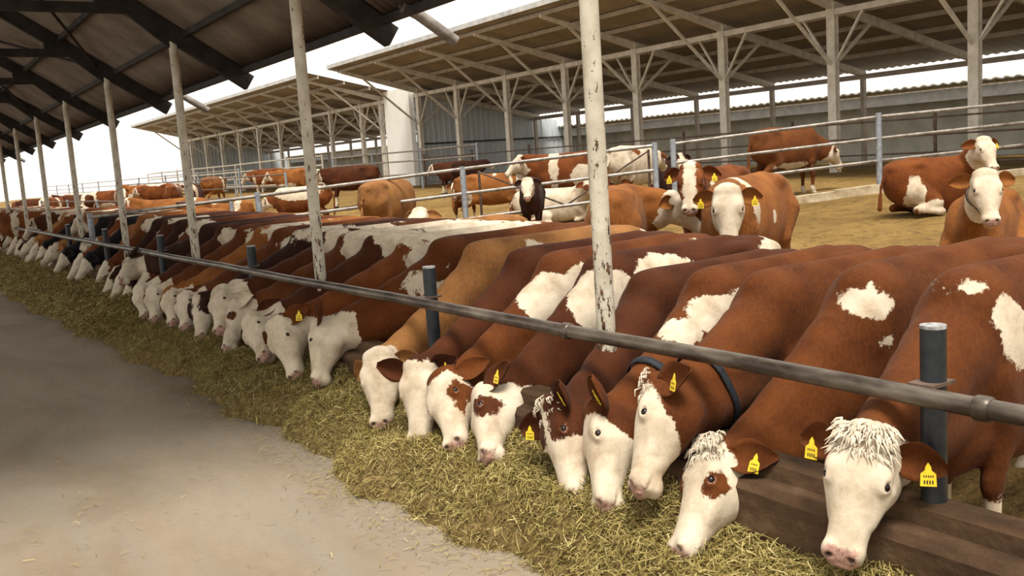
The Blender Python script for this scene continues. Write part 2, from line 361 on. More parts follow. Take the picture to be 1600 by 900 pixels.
shed(cy, -2.0, 41.0, 'long_open_shed', 'cream branching shed column beyond the right edge', {i: s for i, s in enumerate(ordn) if s})
cy2 = [44.6]+[46.96+4.12*k for k in range(9)]
shed(cy2, 43.4, 81.0, 'lower_left_shed', 'cream branching column of the farther shed at left', {1: 'cream branching column of the farther shed, next to the bright white wall'})
# end walls
def clad_wall(name, x0, x1, y, z0, ztop):
    n = int((x1-x0)/.06); xs = np.linspace(x0, x1, n); ph = (xs-x0) % .30; off = np.where(ph < .06, -.035, 0.0)
    V = np.concatenate([np.stack([xs, y+off, np.full(n, z0)], -1), np.stack([xs, y+off, ztop(xs)], -1), np.stack([xs, y+.06+off*0, np.full(n, z0)], -1), np.stack([xs, y+.06+off*0, ztop(xs)], -1)]); i = np.arange(n-1)
    F = np.concatenate([np.stack([i, i+1, i+1+n, i+n], -1), np.stack([i+2*n, i+3*n, i+1+3*n, i+1+2*n], -1)])
    return npmesh(name, V, F, M['clad'], smooth=False)
tag(clad_wall('wall_shed_end', 21.7, 31.4, 40.9, .9, lambda x: 6.5-(x-17.5)*ER), kind='structure')
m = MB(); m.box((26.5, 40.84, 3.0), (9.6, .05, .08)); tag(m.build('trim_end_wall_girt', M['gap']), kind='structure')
tag(clad_wall('wall_far_shed_end', 21.7, 31.4, 80.9, .9, lambda x: 6.5-(x-17.5)*ER), kind='structure')
tag(wall_box('wall_white_gable', 21.55, 21.8, 41.2, 43.9, .9, 5.72, M['whitewall']), kind='structure')
tag(wall_box('wall_rear_building', 31.4, 31.7, -3, 41, .9, 3.3, M['greenwall']), kind='structure')
tag(wall_box('wall_far_rear_building', 31.4, 31.7, 43, 90, .9, 3.3, M['greenwall']), kind='structure')
tag(wall_box('trim_rear_fascia', 30.2, 30.35, -3, 90, 2.98, 3.36, M['fasc']), kind='structure')
tag(wall_box('trim_rear_eave_shade', 30.36, 31.5, -3, 90, 3.20, 3.26, M['gap']), kind='structure')  # dark sheet standing in for the shadow under the eave
tag(corr_sheet('roof_rear_building', 29.95, 36, lambda X: 3.48+(X-30)*.03, -3, 90, .36, .028, M['asb'], 5, 6, .09), kind='structure')

# ---------------------------------------------------------------- yard fences
def fence(name, pts, heights, post_h, label, r=.028, rp=.045, mat='galv', pmat='galvpost', ext=True):
    e = empty(name, (pts[0][0], pts[0][1], 0)); o0 = Vector((pts[0][0], pts[0][1], 0))
    for h in heights:
        m = MB(); m.tube([Vector((p[0], p[1], gz(p[0])+h+random.uniform(-.02, .02)))-o0 for p in pts], r, 10); m.build('rail', M[mat], e)
    for p in pts:
        m = MB(); c = Vector((p[0], p[1], gz(p[0])-.02))-o0; m.tube([c, c+Vector((0, 0, post_h))], rp, 12); m.build('post', M[pmat], e)
    return tag(e, label, 'fence')
A1370 = np.array([15.9, 11.5]); dA = np.array([.84, -.54])
ptsA = [A1370+dA*d for d in (8.4, 4.2, 0, -3.9, -7.9, -11.8, -15.0)]
fence('pipe_fence', [tuple(p) for p in ptsA[:4]], (1.42, 1.04, .62), 1.52, 'grey pipe fence with three rails crossing the yard at right', .031, .055)
fence('pipe_fence', [tuple(p) for p in (ptsA[3]-dA*.35, ptsA[4], ptsA[5], ptsA[6])], (1.42, .95, .5), 1.5, 'pipe fence in front of the lying cows, left of the nearest cream post', .034, .055)
g0 = ptsA[3]-dA*.45; g1 = ptsA[4]+dA*.3
m = MB(); zz = lambda p, h: (p[0]+.08, p[1]+.12, gz(p[0])+h)
m.tube([zz(g0, .4), zz(g0, 1.36)], .025, 8); m.tube([zz(g1, .4), zz(g1, 1.36)], .025, 8); m.tube([zz(g0, 1.33), zz((g0+g1)/2, .5)], .016, 8); m.tube([zz(g1, 1.33), zz((g0+g1)/2, .5)], .016, 8); m.tube([zz(g0, .5), zz(g1, .5)], .02, 8)
tag(m.build('gate_frame', M['rustpipe']), 'rusty gate with diagonal braces hanging in the yard fence', 'gate')
fence('pipe_fence', [(20.3, y) for y in np.arange(5, 41, 4.1)], (1.25, .86, .46, .2), 1.45, 'dark thin-railed fence running along the long shed columns', .022, .04, 'rustpipe', 'rustpipe')
fence('pipe_fence', [(18.6, y) for y in (30.5, 34.9, 39.5, 44)], (1.55, 1.15, .6), 1.65, 'pale pipe fence in front of the blue-grey end wall', .034, .05)
fence('pipe_fence', [(18.9, y) for y in np.arange(46, 84, 4.7)], (1.75, 1.3, .85, .4), 1.85, 'white pipe fence along the farther left shed', .045, .05, 'cream', 'cream')
fence('pipe_fence', [(16.5, y) for y in np.arange(52, 125, 8)], (1.5, 1.1, .7), 1.6, 'distant thin fence lines at far left below the white sky', .03, .05)
fence('pipe_fence', [(12.5, y) for y in (34, 40, 46, 52, 58, 64)], (1.35, .9, .5), 1.45, 'rusty pipe fence among the crowded cows at left', .028, .045, 'rustpipe', 'galvpost')
fence('pipe_fence', [(6.0, y) for y in (19.6, 24.5, 29, 34, 40, 47)], (1.30, .85, .5), 1.4, 'pipe fence directly behind the far feeding cows', .026, .04, 'rustpipe', 'galvpost')
pk = [A1370+dA*d for d in (5.0, -2.8)]
m = MB(); n = 20
for i in range(n):
    a = pk[0]+(pk[1]-pk[0])*i/n; b = pk[0]+(pk[1]-pk[0])*(i+1)/n
    za, zb_ = gz(a[0]), gz(b[0]); h1 = .16+random.uniform(-.02, .02)
    m.beam((a[0], a[1]-.0, za+h1/2-.02), (b[0], b[1], zb_+h1/2-.02), .22, h1)
tag(m.build('concrete_kerb', M['kerb']), 'low pale concrete kerb on the ground under the right yard fence', 'kerb')

# ---------------------------------------------------------------- hay strip
def hay_edge(y): return 2.30-np.clip((y-9)*.045, 0, .45)+.07*np.sin(y*2.1)+.05*np.sin(y*5.3+1)+.03*np.sin(y*11.7)
def hay_z(x, y):
    e = hay_edge(y); u = np.clip((x-e)/(2.92-e), 0, 1)
    h = .27*np.sin(np.clip(u*1.75, 0, 1)*np.pi/2)**.8*(1+.9*np.clip(u-.55, 0, 1))
    return h*(1+.25*np.sin(y*1.9+.5)*.5+.12*np.sin(y*4.7+x*6))+.035*wob(x*1.0, y, 9, 11)*np.clip(u*6, 0, 1)
yh = np.concatenate([np.arange(-1, 14, .035), np.arange(14, 60, .12)]); uh = np.linspace(0, 1, 40)
Y, Uu = np.meshgrid(yh, uh, indexing='ij'); X = hay_edge(Y)+Uu*(2.92-hay_edge(Y)); Z = hay_z(X, Y)+.03*wob(X, Y, 38, 4)*(Uu > .03)
Z[:, 0] = -.01
i = np.arange(Y.size).reshape(Y.shape); F = np.stack([i[:-1, :-1], i[:-1, 1:], i[1:, 1:], i[1:, :-1]], -1).reshape(-1, 4)[:, ::-1]
hb = npmesh('hay_heap', np.stack([X, Y, Z], -1).reshape(-1, 3), F, M['haybase'])
tag(hb, 'long heap of yellow-green hay along the lane under the cows\' muzzles', 'hay', kind='stuff')
def blades(name, P, L, Wd, tilt, parent=None, lab=None):
    N = len(P); a = rng.uniform(0, 2*np.pi, N); th = rng.normal(0, tilt, N)
    d = np.stack([np.cos(a)*np.cos(th), np.sin(a)*np.cos(th), np.sin(th)], -1); sd = np.stack([-np.sin(a), np.cos(a), rng.normal(0, .5, N)], -1); sd /= np.linalg.norm(sd, axis=1)[:, None]
    bend = rng.normal(0, .25, (N, 3))*L[:, None]*.5; pts = [P-d*L[:, None]/2, P+bend*.4+np.array([0, 0, 1])*np.abs(bend[:, 2:3]), P+d*L[:, None]/2]
    V = np.stack([p+sd*Wd[:, None]*s for p in pts for s in (-.5, .5)], 1).reshape(-1, 3); b = np.arange(N)[:, None]*6
    F = np.concatenate([b+np.array([0, 1, 3, 2]), b+np.array([2, 3, 5, 4])]); tone = np.repeat(np.clip(rng.beta(2, 2.2, N)+.0, 0, 1), 6)
    return npmesh(name, V, F, M['hay'], parent, False, {'tone': tone})
N = 62000; yy = .6+13.5*rng.random(N)**1.35; ed = hay_edge(yy); xx = ed-.02+(2.92-ed)*rng.random(N)**.85
P = np.stack([xx, yy, hay_z(xx, yy)+rng.uniform(0, .03, N)], -1)
blades('hay_stems', P, rng.uniform(.03, .10, N), rng.uniform(.0022, .005, N), .45, hb)
N = 16000; yy = 13+30*rng.random(N)**1.2; ed = hay_edge(yy); xx = ed+(2.92-ed)*rng.random(N)
blades('far_hay_stems', np.stack([xx, yy, hay_z(xx, yy)+.02], -1), rng.uniform(.08, .16, N), rng.uniform(.007, .012, N), .4, hb)
N = 2600; yy = 1.5+12*rng.random(N)**1.2; xx = hay_edge(yy)-np.abs(rng.normal(0, .16, N)); 
k = rng.random(N) < .25; xx = np.where(k, rng.uniform(.2, 2.2, N), xx)
cl = rng.random(N) < .08; xx = np.where(cl, 1.25+rng.normal(0, .10, N), xx); yy = np.where(cl, 3.75+rng.normal(0, .13, N), yy)
sc = blades('straw_scraps', np.stack([xx, yy, .012+rng.uniform(0, .01, N)], -1), rng.uniform(.015, .07, N), rng.uniform(.002, .004, N), .08)
tag(sc, 'loose straw scraps scattered on the concrete lane beside the hay', 'straw', kind='stuff')

# ================================================================ cattle
def spl(tab, n=200):
    tab = np.array(tab, float); x = tab[:, 0]; xs = np.linspace(x[0], x[-1], n); out = [xs]; k = np.hanning(15); k /= k.sum()
    for j in range(1, tab.shape[1]):
        v = np.interp(xs, x, tab[:, j]); vp = np.pad(v, 7, mode='edge'); out.append(np.convolve(vp, k, 'valid'))
    return out
TORSO = spl([(-.93, 1.10, .07, .12), (-.90, 1.10, .13, .20), (-.82, 1.09, .19, .28), (-.66, 1.04, .25, .35), (-.45, .985, .275, .385), (-.15, .955, .292, .40), (.12, .96, .275, .395),
             (.32, .98, .245, .385), (.48, .99, .215, .355), (.58, .99, .17, .27), (.66, .99, .09, .14)])
HEAD = spl([(-.055, .02, -.05, .06), (-.03, .035, -.03, .085), (.02, .055, -.095, .105), (.08, .060, -.145, .112), (.15, .058, -.178, .118), (.20, .052, -.178, .112), (.27, .038, -.155, .088), (.34, .024, -.125, .070),
            (.41, .014, -.108, .066), (.46, .008, -.103, .070), (.50, -.004, -.095, .064), (.525, -.03, -.07, .035)], 260)
# HEAD columns: t, top, bottom, half width
def smin(a, b, k):
    h = np.clip(.5+.5*(b-a)/k, 0, 1); return b*(1-h)+a*h-k*h*(1-h)
def smax(a, b, k): return -smin(-a, -b, k)
def cone(P, a, b, ra, rb, fl=1.0):
    S = np.array([1, 1/fl, 1]); Q = P*S; a = np.array(a)*S; b = np.array(b)*S; ab = b-a; h = np.clip(((Q-a)@ab)/(ab@ab), 0, 1)
    return np.linalg.norm(Q-a-h[:, None]*ab, axis=1)-(ra+(rb-ra)*h)
def ell(P, c, r):
    q = np.linalg.norm((P-np.array(c))/np.array(r), axis=1); return (q-1)*min(r)
def unit(v): v = np.array(v, float); return v/np.linalg.norm(v)
def head_frame(poll, muz, ref):
    a = unit(np.array(muz)-np.array(poll)); n = np.array(ref, float); n = unit(n-(n@a)*a); s = np.cross(n, a); return a, s, n
FS, FN = 1.20, 1.17      # breadth and depth of the skull
def hc(P, sp):
    a, s, n = sp['fr']; q = (P-sp['poll'])/sp['hs']; return np.stack([q@a, q@s/FS, q@n/FN], 1)
def sdf(P, sp):
    wd = sp['wd']; dz = sp['dz']; lie = sp['pose'] == 'lie'; feed = sp['pose'] == 'feed'; P0 = P; P = P.copy(); P[:, 0] = np.where(P[:, 0] < .3, .3+(P[:, 0]-.3)/sp['ln'], P[:, 0])
    f, y, z = P[:, 0], P[:, 1]/wd, P[:, 2]-dz
    xs, zc, hw, hh = TORSO; zc, hw, hh = (np.interp(f, xs, q) for q in (zc, hw, hh)); ne = 2.35
    q = ((np.abs(y)/hw)**ne+(np.abs(z-zc)/hh)**ne)**(1/ne); D = (q-1)*np.minimum(hw, hh)*.9
    D = np.maximum(D, np.maximum(f-.67, -.94-f))
    Q = np.stack([f, y, z], 1); Qs = Q.copy(); Qs[:, 1] = np.abs(y)
    D = smin(D, ell(Qs, (.40, .15, 1.0), (.17, .10, .28)), .08)     # shoulder
    D = smin(D, ell(Qs, (-.66, .14, 1.03), (.22, .13, .27)), .08)    # thigh
    D = smin(D, ell(Qs, (-.50, .185, 1.30), (.08, .055, .05)), .07)   # hook bone
    D = smin(D, ell(Qs, (-.86, .09, 1.26), (.06, .05, .05)), .06)
    D = smin(D, cone(Q, (.50, 0, 1.29), (-.5, 0, 1.315), .07, .075), .09)   # spine ridge
    D = smin(D, ell(Q, (.50, 0, .74), (.13, .12, .15)), .08)         # brisket
    if feed: D = smin(D, ell(Q, (.56, 0, .70), (.17, .15, .24)), .08); D = smin(D, ell(Q, (.1, 0, .66), (.60, .22, .20)), .08)
    Pm = P.copy(); Pm[:, 1] = np.abs(P[:, 1])/wd
    if not lie:
        for a, b, ra, rb in (((.42, .15, .90), (.34, .165, .70), .13, .085), ((.34, .165, .70), (.40, .15, .42), .08, .052), ((.40, .15, .44), (.39, .15, .16), .046, .036), ((.39, .15, .15), (.43, .15, .045), .046, .05), ((.44, .15, .03), (.46, .15, .03), .05, .045),
                             ((-.64, .14, 1.0), (-.50, .17, .74), .20, .12), ((-.50, .17, .74), (-.76, .15, .52), .11, .055), ((-.765, .15, .53), (-.71, .15, .17), .05, .038), ((-.71, .15, .15), (-.67, .15, .045), .047, .05), ((-.66, .15, .03), (-.64, .15, .03), .05, .045)):
            D = smin(D, cone(Pm, a, b, ra, rb), .035)
    else:
        for a, b, ra, rb in (((.42, .17, .38), (.66, .20, .13), .13, .075), ((.66, .20, .13), (.42, .21, .06), .065, .045), ((.42, .21, .06), (.36, .20, .05), .05, .045),
                             ((-.55, .20, .36), (-.25, .30, .18), .20, .12), ((-.25, .30, .18), (-.60, .36, .09), .10, .055), ((-.60, .36, .09), (-.25, .38, .055), .05, .042), ((-.25, .38, .05), (-.17, .38, .05), .05, .045)):
            D = smin(D, cone(Pm, a, b, ra, rb), .04)
    # tail
    D = smin(D, cone(P, (-.90, 0, 1.29+dz), (-1.0, sp['tail']*.4, 1.0+dz), .035, .02), .03)
    if lie: D = smin(D, cone(P, (-1.0, sp['tail']*.4, 1.0+dz), (-1.02, sp['tail'], .12), .02, .04), .02)
    else: D = smin(D, cone(P, (-1.0, sp['tail']*.4, 1.0), (-1.0, sp['tail'], .62), .02, .03), .02); D = smin(D, cone(P, (-1.0, sp['tail'], .62), (-.98, sp['tail'], .42), .04, .02), .02)
    # neck
    P = P0; a, s, n = sp['fr']; s = s*FS; n = n*FN; pl = sp['poll']; hs = sp['hs']
    top0 = np.array((.38, 0, 1.235+dz)); low0 = np.array(((.60, 0, .82+dz) if feed else (.52, 0, .93+dz))); mid0 = np.array((.45, 0, 1.06+dz))
    crest = pl-a*.00*hs-n*.035*hs; thr = pl+(a*.10-n*.145)*hs; mid = (crest+thr)/2
    up_ = np.array((0, 0, 1.0))
    def curve(p0, p1, bend):
        d = p1-p0; c = (p0+p1)/2+bend; return [(1-t)**2*p0+2*t*(1-t)*c+t*t*p1 for t in np.linspace(0, 1, 6)]
    L = np.linalg.norm(crest-top0)
    for p0, p1, bend, ra, rb in ((top0, crest, (np.array((-.06, 0, -.13))*L if feed else up_*.06*L), .115, .085), (mid0, mid, up_*.0, (.215 if feed else .175), (.11 if feed else .10)), (low0, thr, -up_*.02, .20 if feed else .155, .105)):
        c = curve(p0, p1, bend)
        for i in range(5):
            u, v = i/5, (i+1)/5; D = smin(D, cone(P, c[i], c[i+1], ra+(rb-ra)*u, ra+(rb-ra)*v, .86), .055)
    # dewlap
    D = smin(D, cone(P, low0+np.array((.02, 0, -.12)), (low0+thr)/2+np.array((0, 0, -.10)), .06, .035, .5), .06)
    # head
    h = hc(P, sp); t, sx, nn = h[:, 0], h[:, 1], h[:, 2]; ts, tp, bt, hw = HEAD
    tp, bt, hw = (np.interp(t, ts, q) for q in (tp, bt, hw)); c0 = (tp+bt)/2; h0 = (tp-bt)/2
    # wedge section: narrower below the cheeks
    wv = hw*(1-.22*np.clip((c0-nn)/np.maximum(h0, .02), 0, 1)**1.5)
    q = ((np.abs(sx)/wv)**2.3+(np.abs(nn-c0)/h0)**2.5)**(1/2.4); H = (q-1)*np.minimum(hw, h0)*.9
    H = np.maximum(H, np.maximum(t-.53, -.06-t)); hm = h.copy(); hm[:, 1] = np.abs(sx)
    H = smin(H, ell(hm, (.140, .080, .028), (.045, .028, .022)), .03)      # brow
    H = smin(H, ell(hm, (.185, .091, .018), (.036, .022, .022)), .012)      # lids
    H = smin(H, ell(hm, (.120, .064, -.112), (.115, .050, .085)), .04)       # cheek
    H = smin(H, cone(hm, (.20, .085, -.028), (.33, .058, -.045), .026, .018), .03)
    H = smin(H, ell(hm, (.470, .040, -.018), (.032, .026, .026)), .02)      # nostril wing
    H = smin(H, ell(h, (.475, 0, -.098), (.045, .045, .028)), .02)          # chin
    H = smin(H, ell(h, (-.005, 0, .030), (.045, .075, .036)), .03)           # poll
    H = smax(H, -cone(hm, (.500, .030, .000), (.478, .046, -.026), .010, .011), .010)    # nostrils
    H = smax(H, -cone(hm, (.535, .0, -.070), (.515, .048, -.072), .006, .006), .006)
    H = smax(H, -cone(hm, (.515, .050, -.072), (.405, .070, -.080), .006, .005), .006)    # mouth line
    H = smax(H, -ell(hm, (.185, .108, .028), (.022, .012, .012)), .006)
    D = smin(D, H*hs, .035)
    return D
CO = np.array([(i, j, k) for i in (0, 1) for j in (0, 1) for k in (0, 1)])
def surfnets(Fd, X, Y, Z):
    S = Fd < 0; nx, ny, nz = S.shape
    c = np.zeros((nx-1, ny-1, nz-1), np.int8)
    for i, j, k in CO: c += S[i:nx-1+i, j:ny-1+j, k:nz-1+k]
    act = (c > 0) & (c < 8); idx = np.argwhere(act); n = len(idx); vid = -np.ones(act.shape, np.int64); vid[act] = np.arange(n)
    vals = np.stack([Fd[idx[:, 0]+i, idx[:, 1]+j, idx[:, 2]+k] for i, j, k in CO], 1); acc = np.zeros((n, 3)); cnt = np.zeros(n)
    for a in range(8):
        for b in range(a+1, 8):
            if np.abs(CO[a]-CO[b]).sum() != 1: continue
            va, vb = vals[:, a], vals[:, b]; m = (va < 0) != (vb < 0); t = np.where(m, va/np.where(m, va-vb, 1), 0)
            acc += np.where(m[:, None], CO[a]+t[:, None]*(CO[b]-CO[a]), 0); cnt += m
    fr = acc/cnt[:, None]; V = np.stack([A[idx[:, d]]*(1-fr[:, d])+A[idx[:, d]+1]*fr[:, d] for d, A in enumerate((X, Y, Z))], 1)
    out = []
    for ax in range(3):
        s0 = [slice(None)]*3; s1 = [slice(None)]*3; s0[ax] = slice(0, -1); s1[ax] = slice(1, None)
        e = S[tuple(s0)] != S[tuple(s1)]; o = [(ax+1) % 3, (ax+2) % 3]; E_ = np.argwhere(e)
        E_ = E_[(E_[:, o[0]] > 0) & (E_[:, o[1]] > 0) & (E_[:, o[0]] < S.shape[o[0]]-1) & (E_[:, o[1]] < S.shape[o[1]]-1)]
        ins = S[E_[:, 0], E_[:, 1], E_[:, 2]]; q = []
        for da, db in ((-1, -1), (0, -1), (0, 0), (-1, 0)):
            w_ = E_.copy(); w_[:, o[0]] += da; w_[:, o[1]] += db; q.append(vid[w_[:, 0], w_[:, 1], w_[:, 2]])
        q = np.stack(q, 1); q[~ins] = q[~ins][:, ::-1]; out.append(q)
    return V, np.concatenate(out)
def axis(lo, hi, flo, fhi, cr, fi):
    a = []; x = lo
    while x < hi:
        a.append(x); inside = flo <= x <= fhi; d = fi if inside else min(cr, fi+(max(flo-x, x-fhi))*.35); x += max(d, fi)
    a.append(hi); return np.array(a)
def ear_geo(sp, sd):
    """cupped leaf-shaped ear in cow coordinates"""
    a, s, n = sp['fr']; hs = sp['hs']; base = sp['poll']+(a*.035+s*.088*FS*sd-n*.022)*hs
    g = unit(np.array((0, 0, -1.0))); L = unit(s*sd*1.0-a*.22*sp['eb']+n*sp['en']+g*.16); N = a*.35+n*1.0+s*sd*.15; N = unit(N-(N@L)*L); W = np.cross(L, N)
    us = np.linspace(0, 1, 12); vs = np.linspace(-1, 1, 9); F_, B_ = [], []
    ln = .215*hs
    for u in us:
        w_ = hs*(.030+.050*math.sin(math.pi*min(1, u*1.05)**.8))*(1-max(0, u-.78)**2*9)
        w_ = max(w_, .006)
        for v in vs:
            p = base+L*u*ln+W*v*w_+N*(.030*v*v*(1-u*.55)-.022*(1-v*v)*math.sin(math.pi*u))*hs*1.1-N*.03*u*u*hs
            F_.append(p); B_.append(p-N*.007*hs*(1-.6*abs(v)))
    V = np.array(F_+B_); nu, nv = 12, 9; i = np.arange(nu*nv).reshape(nu, nv); q = np.stack([i[:-1, :-1], i[1:, :-1], i[1:, 1:], i[:-1, 1:]], -1).reshape(-1, 4); m = nu*nv
    e = []
    ring = list(i[0, :])+list(i[1:, -1])+list(i[-1, -2::-1])+list(i[-2:0:-1, 0])
    for k in range(len(ring)): a_, b_ = ring[k], ring[(k+1) % len(ring)]; e.append((a_, b_, b_+m, a_+m))
    F = np.concatenate([q, q[:, ::-1]+m, np.array(e)])
    tagp = base+L*ln*.62+W*0; return V, F, tagp, L, N
def cow_geo(sp, fine, coarse):
    sp['poll'] = np.array(sp['poll'], float); sp['muz'] = np.array(sp['muz'], float); sp['fr'] = head_frame(sp['poll'], sp['muz'], sp['ref'])
    hp = np.stack([sp['poll'], sp['muz']]); lo = hp.min(0)-.20; hi = hp.max(0)+.20
    blo = np.minimum(lo, (-1.35, -.46*max(sp['wd'], .9), -.03)); bhi = np.maximum(hi, (.75, .46*max(sp['wd'], .9), 1.47+sp['dz']))
    X, Y, Z = (axis(blo[d], bhi[d], lo[d]+.05, hi[d]-.05, coarse, fine) for d in range(3))
    st = 4; ix = [np.unique(np.r_[0:len(A):st, len(A)-1]) for A in (X, Y, Z)]
    G = np.stack(np.meshgrid(X[ix[0]], Y[ix[1]], Z[ix[2]], indexing='ij'), -1); Dc = sdf(G.reshape(-1, 3), sp).reshape(G.shape[:3])
    ne = [np.clip(np.round(np.interp(np.arange(len(A)), i, np.arange(len(i)))).astype(int), 0, len(i)-1) for A, i in zip((X, Y, Z), ix)]
    Fd = Dc[np.ix_(*ne)].astype(np.float64).copy(); sp_loc = max(coarse, fine)*st
    band = np.abs(Fd) < sp_loc*1.35+.03
    I = np.argwhere(band); Pp = np.stack([X[I[:, 0]], Y[I[:, 1]], Z[I[:, 2]]], 1); Fd[band] = sdf(Pp, sp)
    V, F = surfnets(Fd, X, Y, Z)
    # colour fields
    W = np.full(len(V), -.3); h = hc(V, sp); t, s, n = h.T; fc = sp['face']
    inh = (np.hypot(s, n+.05) < .26) & (t > -.09)
    k = np.clip((.05-n)/.24, 0, 1); t0 = fc.get('t0', -.06)+(fc.get('t1', .05)-fc.get('t0', -.06))*k
    wf = t-t0+.0
    if 'muzzle' in fc: wf = t-fc['muzzle']
    if 'blaze' in fc: wf = np.maximum(wf, np.minimum(fc['blaze']-np.abs(s-fc.get('bs', 0)), n+.04))
    for (tt, ss, nn_, r) in fc.get('spots', []):
        wf = np.minimum(wf, np.linalg.norm((h-np.array((tt, ss, nn_)))/np.array((1.25, 1, 1.2)), axis=1)-r)
    if fc.get('none'): wf = wf*0-.3
    W = np.where(inh, np.maximum(W, wf), W)
    for p in sp['patch']:
        c, r = np.array(p[:3]), np.array(p[3:6]); q = np.linalg.norm((V-c)/r, axis=1); W = np.maximum(W, (1-q)*min(r))
    for p in sp.get('dark', []):
        c, r = np.array(p[:3]), np.array(p[3:6]); q = np.linalg.norm((V-c)/r, axis=1); W = np.minimum(W, (q-1)*min(r))
    if sp['pose'] != 'lie': W = np.maximum(W, sp.get('sock', .40)-V[:, 2])*(1)+0
    pink = np.where(inh, np.minimum(np.minimum(t-sp.get('pk', .485), n+.062), .058-np.abs(s)), -.3); pink = np.maximum(pink, np.where(inh, .008-np.linalg.norm(np.stack([t-.188, np.abs(s)-.106, n-.022], 1)/np.array((1.5, 1, 1)), axis=1), -.3))
    hoof = np.where(V[:, 2] < .2, .055-V[:, 2], -.3) if sp['pose'] != 'lie' else np.full(len(V), -.3)
    nost = np.full(len(V), -.3); ns = np.linalg.norm(np.stack([t-.492, np.abs(s)-.040, n+.010], 1), axis=1); hoof = np.maximum(hoof, np.where(inh, .0115-ns, -.3))
    Vs, Fs, at = [V], [F], [[W], [pink], [hoof]]; nb = len(V); ears = []
    for sd in (-1, 1):
        ev, ef, tp, L, N = ear_geo(sp, sd); Vs.append(ev); Fs.append(ef+nb); nb += len(ev); c = sp.get('earw', -.3)
        at[0].append(np.full(len(ev), c)); at[1].append(np.full(len(ev), -.3)); at[2].append(np.full(len(ev), -.3)); ears.append((tp, L, N))
    return np.concatenate(Vs), np.concatenate(Fs), {k_: np.concatenate(v_) for k_, v_ in zip(('white', 'pink', 'hoof'), at)}, ears
COAT = dict(red=(.095, .0265, .0055), chest=(.058, .0155, .0045), dark=(.029, .009, .0045), orange=(.22, .078, .019), tan=(.25, .110, .036), black=(.009, .0075, .0075), rust=(.138, .039, .009))
